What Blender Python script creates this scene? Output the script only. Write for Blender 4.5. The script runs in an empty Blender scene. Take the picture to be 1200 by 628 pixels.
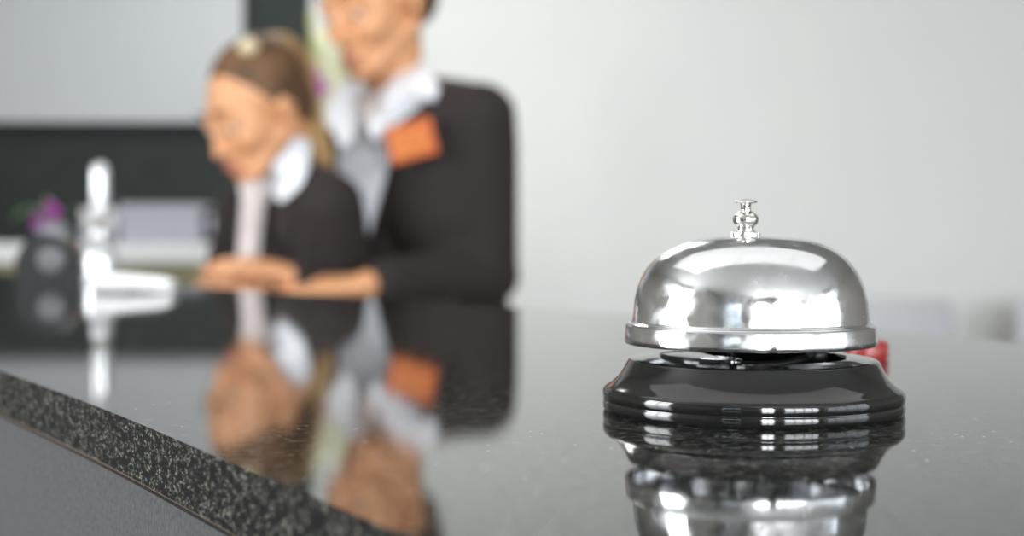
import bpy, bmesh, math, random
from mathutils import Vector, Matrix, Euler
S = bpy.context.scene
C = S.collection
random.seed(4)

# ------------------------------------------------------------------ camera, light, exposure
F = 1740.0                      # focal length in pixels of the 1200 px wide frame
EYE = 1.1514                    # eye height; the counter top is at 1.10
TOP = 1.10
cam = bpy.data.objects.new('camera', bpy.data.cameras.new('camera'))
C.objects.link(cam)
cam.location = (0, 0, EYE)
cam.rotation_euler = (math.radians(90) - math.atan(46 / F), 0, 0)
cam.data.sensor_width = 36
cam.data.lens = 36 * F / 1200
cam.data.clip_start = 0.01
cam.data.clip_end = 100
cam.data.dof.use_dof = True
cam.data.dof.focus_distance = 0.384
cam.data.dof.aperture_fstop = 9.5
S.camera = cam

S.view_settings.view_transform = 'Standard'
S.view_settings.look = 'None'
S.view_settings.gamma = 1
S.view_settings.use_curve_mapping = False
S.view_settings.exposure = 0.2
S.cycles.use_denoising = True
S.cycles.max_bounces = 8
S.cycles.sample_clamp_indirect = 8

W = bpy.data.worlds.new('sky'); S.world = W
W.use_nodes = True
W.node_tree.nodes['Background'].inputs[0].default_value = (0.80, 0.90, 1.0, 1)
W.node_tree.nodes['Background'].inputs[1].default_value = 2.2

def area(name, loc, rot, sx, sy, power, col=(1, 1, 1)):
    d = bpy.data.lights.new(name, 'AREA')
    d.shape = 'RECTANGLE'; d.size = sx; d.size_y = sy; d.energy = power; d.color = col
    o = bpy.data.objects.new(name, d); C.objects.link(o)
    o.location = loc; o.rotation_euler = rot
    return o
D90 = math.radians(90)
# daylight: windows behind the camera, in the right wall and in the left wall
area('window_daylight', (0.25, -4.12, 1.85), (D90, 0, 0), .7, 1.6, 150, (0.95, 0.98, 1))
area('window_daylight', (2.55, -4.12, 1.85), (D90, 0, 0), 2.6, 1.6, 180, (0.95, 0.98, 1))
area('window_daylight', (4.32, -1.7, 1.85), (D90, 0, D90), 3.6, 1.6, 26, (0.94, 0.98, 1))
area('window_daylight', (-3.12, 0.1, 1.85), (D90, 0, -D90), 1.3, 1.6, 100, (0.97, 0.99, 1))
# ceiling panels; the rear one is added so the back wall fades rightward
area('ceiling_panel_light', (-0.5, 4.3, 2.93), (0, 0, 0), 1.15, 1.15, 31, (1, 0.99, 0.96))
area('ceiling_panel_light', (0.1, 1.1, 2.93), (0, 0, 0), 3.3, 1.55, 3.8, (1, 0.98, 0.95))

# ------------------------------------------------------------------ helpers
def P(px, py, Y):
    """a photo pixel at depth Y in world space"""
    return Vector(((px - 600) * Y / F, Y, EYE + (268 - py) * Y / F))

def link(name, me, mat=None, parent=None, smooth=True):
    o = bpy.data.objects.new(name, me); C.objects.link(o)
    if mat: me.materials.append(mat)
    if parent:
        o.parent = parent
        o.matrix_parent_inverse = Matrix.Translation(-Vector(parent.location)) if parent.type == 'EMPTY' else Matrix()
        if parent.type == 'EMPTY' and parent.parent is None:
            o.matrix_parent_inverse = parent_matrix(parent).inverted()
        elif parent.parent is not None:
            o.matrix_parent_inverse = Matrix()
    if smooth:
        for p in me.polygons: p.use_smooth = True
    return o
def parent_matrix(o):
    return Matrix.Translation(o.location) @ o.rotation_euler.to_matrix().to_4x4()

def ob(name, bm, mat=None, parent=None, smooth=True, autosmooth=None):
    me = bpy.data.meshes.new(name)
    bmesh.ops.recalc_face_normals(bm, faces=bm.faces)
    if autosmooth is not None:
        smooth = True
        for e in bm.edges:
            if len(e.link_faces) == 2 and e.calc_face_angle(0) > math.radians(autosmooth): e.smooth = False
    bm.to_mesh(me); bm.free()
    return link(name, me, mat, parent, smooth)

def thing(name, label, cat, loc, group=None, rz=0):
    o = bpy.data.objects.new(name, None); C.objects.link(o)
    o.empty_display_size = .02
    o.location = loc; o.rotation_euler = (0, 0, rz)
    return tag(o, label, cat, group)
def tag(o, label, cat, group=None):
    o['label'] = label; o['category'] = cat
    if group: o['group'] = group
    return o
def struct(o):
    o['kind'] = 'structure'; return o

def box(bm, x0, x1, y0, y1, z0, z1, bev=0, seg=2, M=None):
    r = bmesh.ops.create_cube(bm, size=1)
    vs = r['verts']
    for v in vs:
        v.co = Vector(((x0 + x1) / 2 + v.co.x * (x1 - x0), (y0 + y1) / 2 + v.co.y * (y1 - y0), (z0 + z1) / 2 + v.co.z * (z1 - z0)))
    if bev:
        es = list({e for v in vs for e in v.link_edges})
        r = bmesh.ops.bevel(bm, geom=es, offset=bev, segments=seg, affect='EDGES', profile=.5)
        vs = list({v for f in r['faces'] for v in f.verts} | {v for v in vs if v.is_valid})
    if M is not None:
        for v in vs: v.co = M @ v.co
    return vs

def spline(pts, n=6, closed=False):
    """Catmull-Rom through 2D/3D tuples"""
    pts = [Vector(p) for p in pts]
    out = []
    for i in range(len(pts) - 1):
        p0 = pts[max(i - 1, 0)]; p1 = pts[i]; p2 = pts[i + 1]; p3 = pts[min(i + 2, len(pts) - 1)]
        for k in range(n):
            t = k / n
            out.append(0.5 * ((2 * p1) + (-p0 + p2) * t + (2 * p0 - 5 * p1 + 4 * p2 - p3) * t * t + (-p0 + 3 * p1 - 3 * p2 + p3) * t ** 3))
    out.append(pts[-1])
    return out

def lathe(bm, prof, seg=96, c=(0, 0, 0), M=None):
    rings = []
    for r, z in prof:
        if r < 1e-6:
            rings.append([bm.verts.new((c[0], c[1], c[2] + z))])
        else:
            rings.append([bm.verts.new((c[0] + r * math.cos(2 * math.pi * i / seg), c[1] + r * math.sin(2 * math.pi * i / seg), c[2] + z)) for i in range(seg)])
    for a, b in zip(rings, rings[1:]):
        for i in range(seg):
            j = (i + 1) % seg
            if len(a) == 1 and len(b) == 1: continue
            if len(a) == 1: bm.faces.new((a[0], b[i], b[j]))
            elif len(b) == 1: bm.faces.new((a[i], b[0], a[j]))
            else: bm.faces.new((a[i], b[i], b[j], a[j]))
    if M is not None:
        for rg in rings:
            for v in rg: v.co = M @ v.co

def tube(bm, pts, rad, seg=12, cap=True):
    pts = [Vector(p) for p in pts]
    rs = rad if isinstance(rad, (list, tuple)) else [rad] * len(pts)
    rings = []; up = None
    for i, p in enumerate(pts):
        d = (pts[min(i + 1, len(pts) - 1)] - pts[max(i - 1, 0)])
        d = d.normalized() if d.length > 1e-9 else Vector((0, 0, 1))
        if up is None:
            up = d.orthogonal().normalized()
        u = (up - d * up.dot(d)).normalized(); up = u
        w = d.cross(u)
        rings.append([bm.verts.new(p + (u * math.cos(2 * math.pi * k / seg) + w * math.sin(2 * math.pi * k / seg)) * rs[i]) for k in range(seg)])
    for a, b in zip(rings, rings[1:]):
        for k in range(seg):
            bm.faces.new((a[k], a[(k + 1) % seg], b[(k + 1) % seg], b[k]))
    if cap:
        bm.faces.new(rings[0][::-1]); bm.faces.new(rings[-1])

def capsule(bm, a, ra, b, rb, seg=14):
    a = Vector(a); b = Vector(b); d = b - a
    if d.length < 1e-6: d = Vector((0, 0, 1e-4)); b = a + d
    n = d.normalized()
    pts = []; rr = []
    for k in range(5):
        t = math.pi / 2 * k / 5
        pts.append(a - n * ra * math.cos(t)); rr.append(max(ra * math.sin(t), ra * .04))
    for k in range(1, 6):
        pts.append(a + d * k / 6); rr.append(ra + (rb - ra) * k / 6)
    for k in range(5, -1, -1):
        t = math.pi / 2 * k / 5
        pts.append(b + n * rb * math.cos(t)); rr.append(max(rb * math.sin(t), rb * .04))
    tube(bm, pts, rr, seg)

def ellip(bm, c, r, R=None, u=20, v=14):
    M = Matrix.Translation(Vector(c)) @ (R.to_4x4() if R is not None else Matrix()) @ Matrix.Diagonal((*r, 1))
    bmesh.ops.create_uvsphere(bm, u_segments=u, v_segments=v, radius=1, matrix=M)

def fuse(bm, voxel=.005, smooth=6, factor=.5):
    """one continuous skin over overlapping closed shapes"""
    me = bpy.data.meshes.new('shape')
    bmesh.ops.recalc_face_normals(bm, faces=bm.faces)
    bm.to_mesh(me); bm.free()
    o = bpy.data.objects.new('shape', me); C.objects.link(o)
    m = o.modifiers.new('r', 'REMESH'); m.mode = 'VOXEL'; m.voxel_size = voxel
    if smooth:
        m2 = o.modifiers.new('s', 'SMOOTH'); m2.iterations = smooth; m2.factor = factor
    dg = bpy.context.evaluated_depsgraph_get()
    ev = o.evaluated_get(dg)
    nb = bmesh.new(); nb.from_mesh(ev.to_mesh()); ev.to_mesh_clear()
    bpy.data.objects.remove(o); bpy.data.meshes.remove(me)
    return nb

def prism(bm, poly, z0, z1, bev=0, seg=2):
    lo = [bm.verts.new((x, y, z0)) for x, y in poly]
    hi = [bm.verts.new((x, y, z1)) for x, y in poly]
    n = len(poly)
    bm.faces.new(lo[::-1]); top = bm.faces.new(hi)
    for i in range(n): bm.faces.new((lo[i], lo[(i + 1) % n], hi[(i + 1) % n], hi[i]))
    if bev:
        bmesh.ops.bevel(bm, geom=list(top.edges), offset=bev, segments=seg, affect='EDGES', profile=.5)

def sheet(bm, pts, t):
    """solid slab from a 3D outline of points (fan), thickness t along its mean normal"""
    pts = [Vector(p) for p in pts]
    n = Vector((0, 0, 0))
    for i in range(len(pts)):
        n += (pts[i] - pts[0]).cross(pts[(i + 1) % len(pts)] - pts[0])
    n.normalize()
    a = [bm.verts.new(p + n * t / 2) for p in pts]; b = [bm.verts.new(p - n * t / 2) for p in pts]
    bm.faces.new(a); bm.faces.new(b[::-1])
    for i in range(len(pts)):
        j = (i + 1) % len(pts)
        bm.faces.new((a[i], b[i], b[j], a[j]))

def ribbon(bm, path, widths, side, t):
    """solid strip along a path; side = sideways direction, t = thickness"""
    path = [Vector(p) for p in path]; side = Vector(side).normalized()
    rings = []
    for i, p in enumerate(path):
        d = (path[min(i + 1, len(path) - 1)] - path[max(i - 1, 0)]).normalized()
        n = d.cross(side).normalized()
        w = widths[i] / 2
        rings.append([bm.verts.new(p + side * w + n * t / 2), bm.verts.new(p - side * w + n * t / 2), bm.verts.new(p - side * w - n * t / 2), bm.verts.new(p + side * w - n * t / 2)])
    for a, b in zip(rings, rings[1:]):
        for k in range(4): bm.faces.new((a[k], a[(k + 1) % 4], b[(k + 1) % 4], b[k]))
    bm.faces.new(rings[0][::-1]); bm.faces.new(rings[-1])

# ------------------------------------------------------------------ materials
def mat(name, col, rough=.5, metal=0, **kw):
    m = bpy.data.materials.new(name); m.use_nodes = True
    nt = m.node_tree; b = nt.nodes['Principled BSDF']
    b.inputs['Base Color'].default_value = (*col, 1); b.inputs['Roughness'].default_value = rough
    b.inputs['Metallic'].default_value = metal
    for k, v in kw.items():
        if k in ('noise', 'bump', 'col2', 'bscale'): continue
        b.inputs[k].default_value = v
    if 'noise' in kw:
        tc = nt.nodes.new('ShaderNodeTexCoord'); n = nt.nodes.new('ShaderNodeTexNoise')
        n.inputs['Scale'].default_value = kw['noise']; n.inputs['Detail'].default_value = 6
        nt.links.new(tc.outputs['Object'], n.inputs['Vector'])
        r = nt.nodes.new('ShaderNodeValToRGB')
        r.color_ramp.elements[0].position = .3; r.color_ramp.elements[1].position = .7
        r.color_ramp.elements[0].color = (*col, 1); r.color_ramp.elements[1].color = (*kw.get('col2', [c * 1.15 for c in col]), 1)
        nt.links.new(n.outputs['Fac'], r.inputs['Fac']); nt.links.new(r.outputs['Color'], b.inputs['Base Color'])
        if 'bump' in kw:
            bp = nt.nodes.new('ShaderNodeBump'); bp.inputs['Strength'].default_value = kw['bump']; bp.inputs['Distance'].default_value = kw.get('bscale', .001)
            nt.links.new(n.outputs['Fac'], bp.inputs['Height']); nt.links.new(bp.outputs['Normal'], b.inputs['Normal'])
    return m

def granite(name, rough, bump, lo, hi, spec=.5, zs=1, dust=False):
    m = bpy.data.materials.new(name); m.use_nodes = True
    nt = m.node_tree; b = nt.nodes['Principled BSDF']; N = nt.nodes.new; L = nt.links.new
    tc = N('ShaderNodeTexCoord')
    v1 = N('ShaderNodeTexVoronoi'); v1.inputs['Scale'].default_value = 1100
    v2 = N('ShaderNodeTexVoronoi'); v2.inputs['Scale'].default_value = 420
    n1 = N('ShaderNodeTexNoise'); n1.inputs['Scale'].default_value = 260; n1.inputs['Detail'].default_value = 1
    mp = N('ShaderNodeMapping'); mp.inputs['Scale'].default_value = (1, 1, zs); L(tc.outputs['Object'], mp.inputs[0])
    b.inputs['Specular IOR Level'].default_value = spec
    for v in (v1, v2, n1): L(mp.outputs[0], v.inputs['Vector'])
    bw = N('ShaderNodeSeparateColor'); L(v1.outputs['Color'], bw.inputs[0])
    r1 = N('ShaderNodeValToRGB')
    e = r1.color_ramp.elements
    e[0].position = 0; e[0].color = (*lo, 1)
    e[1].position = .50; e[1].color = (lo[0] * 1.8, lo[1] * 1.8, lo[2] * 1.8, 1)
    for p, c in ((.68, (.5 * hi[0], .5 * hi[1], .5 * hi[2], 1)), (.86, (*hi, 1)), (.97, (1.7 * hi[0], 1.5 * hi[1], 1.1 * hi[2], 1))):
        x = e.new(p); x.color = c
    L(bw.outputs[0], r1.inputs['Fac'])
    r2 = N('ShaderNodeValToRGB'); r2.color_ramp.elements[0].position = .42; r2.color_ramp.elements[1].position = .6
    L(n1.outputs['Fac'], r2.inputs['Fac'])
    mx = N('ShaderNodeMix'); mx.data_type = 'RGBA'
    mx.inputs[6].default_value = (*lo, 1)
    L(r2.outputs['Color'], mx.inputs[0]); L(r1.outputs['Color'], mx.inputs[7])
    L(mx.outputs[2], b.inputs['Base Color'])
    if dust:
        vd = N('ShaderNodeTexVoronoi'); vd.inputs['Scale'].default_value = 210; L(tc.outputs['Object'], vd.inputs['Vector'])
        sc_ = N('ShaderNodeSeparateColor'); L(vd.outputs['Color'], sc_.inputs[0])
        g1 = N('ShaderNodeMath'); g1.operation = 'LESS_THAN'; g1.inputs[1].default_value = .085; L(vd.outputs['Distance'], g1.inputs[0])
        g2 = N('ShaderNodeMath'); g2.operation = 'GREATER_THAN'; g2.inputs[1].default_value = .80; L(sc_.outputs[1], g2.inputs[0])
        g3 = N('ShaderNodeMath'); g3.operation = 'MULTIPLY'; L(g1.outputs[0], g3.inputs[0]); L(g2.outputs[0], g3.inputs[1])
        m2 = N('ShaderNodeMix'); m2.data_type = 'RGBA'; L(g3.outputs[0], m2.inputs[0]); L(mx.outputs[2], m2.inputs[6]); m2.inputs[7].default_value = (.6, .6, .56, 1)
        L(m2.outputs[2], b.inputs['Base Color'])
    # a little wear: faint patches of higher roughness, fine pits
    n3 = N('ShaderNodeTexNoise'); n3.inputs['Scale'].default_value = 40; n3.inputs['Detail'].default_value = 5
    L(tc.outputs['Object'], n3.inputs['Vector'])
    mr = N('ShaderNodeMapRange'); mr.inputs[3].default_value = rough * .8; mr.inputs[4].default_value = rough * 1.5
    L(n3.outputs['Fac'], mr.inputs[0]); L(mr.outputs[0], b.inputs['Roughness'])
    bp = N('ShaderNodeBump'); bp.inputs['Strength'].default_value = bump; bp.inputs['Distance'].default_value = .0002
    L(v1.outputs['Distance'], bp.inputs['Height']); L(bp.outputs['Normal'], b.inputs['Normal'])
    b.inputs['IOR'].default_value = 1.5
    return m

M_top = granite('polished_granite', .035, .012, (.008, .009, .0085), (.10, .105, .10), dust=True)
M_edge = granite('granite_edge', .5, .3, (.0025, .003, .003), (.12, .125, .115), .15, 1.9)
M_panel = mat('grey_laminate', (.036, .036, .038), .75, noise=700, col2=(.08, .08, .082), bump=.2)
M_joint = mat('brown_joint', (.12, .08, .05), .7)
M_wall = mat('white_paint', (.80, .81, .80), .85, noise=3, col2=(.82, .83, .81))
M_rear = mat('beige_plaster', (.36, .34, .31), .85, noise=3, col2=(.39, .37, .34))
M_dark = mat('charcoal_wall_panel', (.026, .034, .032), .8, noise=8, col2=(.034, .044, .042))
M_ceil = mat('ceiling_white', (.50, .50, .48), .9)
M_floor = mat('floor_tile', (.16, .15, .135), .35, noise=6, col2=(.19, .175, .16))
M_board = mat('pale_panel', (.60, .63, .65), .5, noise=2, col2=(.62, .645, .66))
M_white = mat('white_plastic', (.80, .80, .80), .35)
M_lamp = bpy.data.materials.new('lamp_diffuser'); M_lamp.use_nodes = True
M_lamp.node_tree.nodes['Principled BSDF'].inputs['Emission Color'].default_value = (1, .98, .95, 1)
M_lamp.node_tree.nodes['Principled BSDF'].inputs['Emission Strength'].default_value = .4

def chrome(name, col, r0, r1, scale, stretch=(1, 1, 1), metal=1, bump=0):
    m = bpy.data.materials.new(name); m.use_nodes = True
    nt = m.node_tree; b = nt.nodes['Principled BSDF']; N = nt.nodes.new; L = nt.links.new
    b.inputs['Base Color'].default_value = (*col, 1); b.inputs['Metallic'].default_value = metal
    tc = N('ShaderNodeTexCoord'); mp = N('ShaderNodeMapping'); mp.inputs['Scale'].default_value = stretch
    n = N('ShaderNodeTexNoise'); n.inputs['Scale'].default_value = scale; n.inputs['Detail'].default_value = 7
    L(tc.outputs['Object'], mp.inputs[0]); L(mp.outputs[0], n.inputs['Vector'])
    mr = N('ShaderNodeMapRange'); mr.inputs[1].default_value = .35; mr.inputs[2].default_value = .7
    mr.inputs[3].default_value = r0; mr.inputs[4].default_value = r1
    L(n.outputs['Fac'], mr.inputs[0]); L(mr.outputs[0], b.inputs['Roughness'])
    if bump:
        bp = N('ShaderNodeBump'); bp.inputs['Strength'].default_value = bump; bp.inputs['Distance'].default_value = .0001
        L(n.outputs['Fac'], bp.inputs['Height']); L(bp.outputs['Normal'], b.inputs['Normal'])
    return m
M_chrome = chrome('chrome', (.74, .75, .77), .06, .30, 170, (1, 1, 1), bump=.30)
M_chrome2 = chrome('bright_chrome', (.82, .81, .77), .04, .08, 60)
M_black = chrome('black_gloss', (.008, .008, .008), .05, .12, 60, metal=0)
M_black.node_tree.nodes['Principled BSDF'].inputs['IOR'].default_value = 1.55
M_matblack = mat('black_plastic', (.012, .012, .013), .4)
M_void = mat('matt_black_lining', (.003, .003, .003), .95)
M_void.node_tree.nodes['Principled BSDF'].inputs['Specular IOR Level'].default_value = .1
M_skin = mat('skin', (.66, .31, .15), .5, noise=30, col2=(.72, .37, .19))
M_skin.node_tree.nodes['Principled BSDF'].inputs['Subsurface Weight'].default_value = .12
M_skin.node_tree.nodes['Principled BSDF'].inputs['Subsurface Radius'].default_value = (.01, .004, .002)
M_lip = mat('lips', (.52, .17, .14), .4)
M_eye = mat('eyeball', (.75, .74, .72), .2)
M_iris = mat('iris', (.06, .035, .02), .2)
M_jacket = mat('brown_black_wool', (.017, .0115, .0112), .9, noise=500, col2=(.026, .0175, .017), bump=.3)
M_shirt = mat('white_cotton', (.84, .86, .92), .8, noise=300, col2=(.87, .89, .94))
M_scarf = mat('beige_neckerchief', (.50, .44, .43), .8, noise=60, col2=(.62, .56, .54))
M_badge = mat('orange_badge', (.50, .10, .012), .5)
M_badge2 = mat('orange_badge_print', (.60, .22, .03), .5)
M_hair1 = mat('blonde_brown_hair', (.045, .022, .009), .65, noise=25, col2=(.17, .085, .034))
M_pony = mat('blonde_hair', (.20, .11, .04), .6, noise=60, col2=(.45, .28, .11))
M_hair2 = mat('dark_brown_hair', (.045, .022, .012), .5, noise=60, col2=(.08, .04, .02))
M_tie = mat('hair_tie', (.62, .52, .34), .7)
M_wood = mat('olive_wood', (.20, .18, .09), .5, noise=20, col2=(.26, .23, .12))
M_grey = mat('cool_grey_card', (.38, .38, .43), .6)
M_silver = chrome('brushed_silver', (.60, .61, .62), .25, .4, 50, metal=.6)
M_roll = mat('dark_grey_roll', (.12, .12, .13), .5)
M_red = mat('red_plastic', (.26, .02, .02), .3)
M_pink = mat('magenta_petal', (.42, .05, .40), .6)
M_green = mat('yellow_green_stem', (.34, .36, .12), .6)
M_cream = mat('cream_reed', (.66, .66, .42), .6, noise=40, col2=(.74, .74, .52))
M_leaf = mat('leaf_green', (.06, .16, .05), .6, noise=12, col2=(.12, .25, .08))
M_frame = mat('window_frame_grey', (.25, .25, .26), .5)
M_trouser = mat('black_trousers', (.02, .018, .02), .85)

# ------------------------------------------------------------------ the room
X0, X1, Y0, Y1, H = -3.0, 4.2, -4.0, 6.0, 3.0
def sbox(name, m, *a, **k):
    bm = bmesh.new(); box(bm, *a, **k); return struct(ob(name, bm, m, smooth=False))
sbox('floor', M_floor, X0 - .15, X1 + .15, Y0 - .15, Y1 + .15, -.1, 0)
sbox('ceiling', M_ceil, X0 - .15, X1 + .15, Y0 - .15, Y1 + .15, H, H + .1)
XC = -0.81                      # where the white wall begins
sbox('wall_back', M_wall, XC, X1 + .15, Y1, Y1 + .15, 0, H)
sbox('wall_back_left', M_dark, X0 - .15, XC, Y1, Y1 + .15, 0, H)
def window_wall(name, axis, at, out, lo, hi, wins, frames, m):
    """a wall with openings; axis 'x' = runs along x. wins = (start, end, z0, z1, panes)"""
    def B(bm, a, b, d0, d1, z0, z1):
        d0, d1 = sorted((at + out * d0, at + out * d1))
        if axis == 'x': box(bm, a, b, d0, d1, z0, z1)
        else: box(bm, d0, d1, a, b, z0, z1)
    bm = bmesh.new(); c = lo
    for a, b, z0, z1, n in wins:
        B(bm, c, a, 0, .15, 0, H); B(bm, a, b, 0, .15, 0, z0); B(bm, a, b, 0, .15, z1, H); c = b
    B(bm, c, hi, 0, .15, 0, H)
    struct(ob(name, bm, m, smooth=False))
    for (a, b, z0, z1, n), k in zip(wins, frames):
        bm = bmesh.new()
        B(bm, a, a + .05, .04, .1, z0, z1); B(bm, b - .05, b, .04, .1, z0, z1)
        B(bm, a, b, .04, .1, z0, z0 + .05); B(bm, a, b, .04, .1, z1 - .05, z1)
        for q in range(1, n): B(bm, a + (b - a) * q / n - .025, a + (b - a) * q / n + .025, .05, .1, z0, z1)
        B(bm, a, b, .05, .1, z1 - .5, z1 - .46)
        struct(ob('window_%d' % k, bm, M_frame, smooth=False))
window_wall('wall_front', 'x', Y0, -1, X0 - .15, X1 + .15, [(-2.7, -1.3, .6, 2.7, 3), (-.12, .62, 1.0, 2.7, 2), (1.2, 3.9, 1.0, 2.7, 4)], [1, 2, 3], M_rear)
window_wall('wall_right', 'y', X1, 1, Y0, Y1, [(-3.5, .1, 1.0, 2.7, 4)], [4], M_rear)
window_wall('wall_left', 'y', X0, -1, Y0, Y1, [(-.6, .8, 1.0, 2.7, 2)], [5], M_rear)
# baseboards
sbox('baseboard_back', M_white, X0, X1, Y1 - .015, Y1, 0, .1, bev=.003)
sbox('baseboard_right', M_white, X1 - .015, X1, Y0, Y1, 0, .1, bev=.003)

# pale wall panel in the upper left of the dark wall
zb = EYE + (268 - 143) * 5.95 / F
xr = (286 - 600) * 5.95 / F
t = thing('wall_panel', 'large pale grey wall panel on the charcoal wall at upper left', 'wall panel', (-2.0, 5.97, zb))
bm = bmesh.new(); box(bm, X0 + .02, xr, 5.955, 5.985, zb, 2.9, bev=.004); ob('panel', bm, M_board, t, smooth=False)
bm = bmesh.new(); box(bm, X0 + .02, xr + .015, 5.95, 5.998, zb - .02, zb, bev=.003)
box(bm, xr, xr + .015, 5.95, 5.998, zb, 2.9, bev=.003); ob('trim', bm, M_matblack, t, smooth=False)

# ceiling panels, the square one added for the fall-off on the wall
for i, (x, y, hx, hy) in enumerate(((-.5, 4.3, .6, .6), (.1, 1.1, 1.7, .8))):
    t = thing('ceiling_light', ('added square ceiling light panel behind the receptionists, brightening the back wall', 'long wide ceiling light panel over the counter')[i], 'ceiling light', (x, y, 2.94))
    bm = bmesh.new()
    for s in (-1, 1):
        box(bm, x - hx - .03, x + hx + .03, y + s * (hy + .01) - .02, y + s * (hy + .01) + .02, 2.94, 3.0)
        box(bm, x + s * (hx + .01) - .02, x + s * (hx + .01) + .02, y - hy + .01, y + hy - .01, 2.94, 3.0)
    ob('frame', bm, M_white, t, smooth=False)
    bm = bmesh.new(); box(bm, x - hx, x + hx, y - hy, y + hy, 2.97, 3.0); ob('diffuser', bm, M_lamp, t, smooth=False)

# ------------------------------------------------------------------ the granite counter
front = [(-1.00, 1.86), (-.60, 1.215), (-.38, .86), (-.256, .655), (-.1847, .5355), (-.1174, .4239), (-.0599, .3217), (-.0273, .2638), (0.004, .208), (.07, .09), (.18, -.12), (.34, -.42)]
back = [(.92, -.15), (.72, .06), (.53, .27), (.385, .455), (.2301, .6674), (.1829, .7453), (.0055, .9617), (-.2213, 1.242), (-.58, 1.687), (-.80, 1.98)]
fs = [tuple(p) for p in spline([Vector((*p, 0)) for p in front], 5)]
bs = [tuple(p) for p in spline([Vector((*p, 0)) for p in back], 5)]
poly = [(p[0], p[1]) for p in fs] + [(p[0], p[1]) for p in bs]
t = thing('reception_counter', 'polished black granite reception counter with grey front panel under the bell', 'counter', (-.1, .8, 0))
bm = bmesh.new(); prism(bm, poly, TOP - .0155, TOP, bev=.0008, seg=3)
sl = ob('granite_top', bm, M_top, t, autosmooth=40)
sl.data.materials.append(M_edge)
for p in sl.data.polygons:
    if abs(p.normal.z) < .12: p.material_index = 1
def inset(pl, d):
    n = len(pl); out = []
    for i in range(n):
        a = Vector(pl[i - 1]); b = Vector(pl[i]); c = Vector(pl[(i + 1) % n])
        e = ((b - a).normalized() + (c - b).normalized()).normalized()
        nrm = Vector((-e.y, e.x)); out.append(tuple(b + nrm * d))
    return out
area2 = sum(poly[i - 1][0] * poly[i][1] - poly[i][0] * poly[i - 1][1] for i in range(len(poly)))
sg = 1 if area2 > 0 else -1
bm = bmesh.new(); prism(bm, inset(poly, sg * .0035), TOP - .018, TOP - .0155); ob('joint_strip', bm, M_joint, t, autosmooth=40)
bm = bmesh.new(); prism(bm, inset(poly, sg * .002), 0.0, TOP - .018); ob('front_panel', bm, M_panel, t, autosmooth=40)

# ------------------------------------------------------------------ the desk bell
BX, BY = .0681, .42
t = thing('service_bell', 'shiny chrome desk bell on a black base standing on the granite counter', 'bell', (BX, BY, TOP))
c = (BX, BY, TOP)
mm = lambda L: [(a / 1000, b / 1000) for a, b in L]
prof = [(26, 2), (40.8, 0), (41.6, 0), (42.0, .5), (42.2, 1.3), (42.15, 2.3), (42.1, 2.8), (41.95, 3.1), (41.95, 3.3), (42.1, 3.6), (42.2, 4.2), (42.25, 5.0), (42.05, 5.9), (41.8, 6.4), (41.3, 6.8)]
fl = [tuple(p) for p in spline([Vector((a, b, 0)) for a, b in [(41.3, 6.8), (39.3, 8.2), (37.5, 10.0), (36.2, 12.0), (35.2, 13.9)]], 5)]
prof += [(p[0], p[1]) for p in fl[1:]]
prof += [(34.9, 14.4), (34.3, 14.7), (33.2, 14.8), (30, 15.1), (27.0, 15.4), (26.3, 15.35), (26.0, 15.0), (26.0, 14.0), (26.0, 2)]
bm = bmesh.new(); lathe(bm, mm(prof), 160, c); ob('base', bm, M_black, t, autosmooth=50)
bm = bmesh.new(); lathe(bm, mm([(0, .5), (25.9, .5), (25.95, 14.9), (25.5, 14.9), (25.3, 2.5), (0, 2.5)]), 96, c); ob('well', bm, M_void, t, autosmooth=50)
do = [(35.1, 19.05), (35.32, 19.3), (35.30, 20.5), (35.0, 23.9), (34.8, 24.4), (34.3, 24.75), (33.5, 25.0), (33.15, 25.4)]
cv = [(33.15, 25.4), (32.95, 27.5), (32.4, 32.0), (31.1, 36.6), (28.6, 41.0), (24.6, 44.7), (20.0, 47.1), (15.0, 48.5), (8.5, 49.15), (2.0, 49.3)]
do += [(p[0], p[1]) for p in spline([Vector((a, b, 0)) for a, b in cv], 6)[1:]]
di = [(max(r - .8, 2.0), z - (.8 if z > 44 else .3 if z > 25 else 0)) for r, z in do[::-1]]
M = Matrix.Translation((-.0007, 0, 0))
bm = bmesh.new(); lathe(bm, mm(do + di + [do[0]]), 192, c, M); ob('dome', bm, M_chrome, t, autosmooth=50)
# post, spring plate and striker seen in the gap
bm = bmesh.new(); lathe(bm, mm([(0, 2.5), (1.6, 2.5), (1.6, 16), (1.6, 17), (1.6, 47.5), (0, 47.5)]), 32, (BX - .006, BY, TOP)); ob('post', bm, M_chrome2, t, autosmooth=40)
bm = bmesh.new()
pl = [(BX - .0245 + .0245 * .0, BY - .004)]
tongue = [(-.0262, -.003), (-.0235, -.0125), (-.0165, -.0205), (-.0085, -.0235), (-.006, -.0205), (-.0085, -.014), (-.013, -.008), (-.014, -.001), (-.019, .004)]
tongue = [tuple(p)[:2] for p in spline([Vector((a, b, 0)) for a, b in tongue + tongue[:1]], 4)[:-1]]
prism(bm, [(BX + a, BY + b) for a, b in tongue], TOP + .0153, TOP + .0163, bev=.0003); ob('spring_plate', bm, M_black, t, autosmooth=40)
bm = bmesh.new(); tube(bm, [(BX - .006, BY + .001, TOP + .0125), (BX + .008, BY + .004, TOP + .0125), (BX + .019, BY + .006, TOP + .0145)], [.0012, .0012, .0012], 10)
ellip(bm, (BX + .0195, BY + .006, TOP + .0150), (.0030, .0030, .0030)); ob('striker', bm, M_matblack, t)
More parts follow.
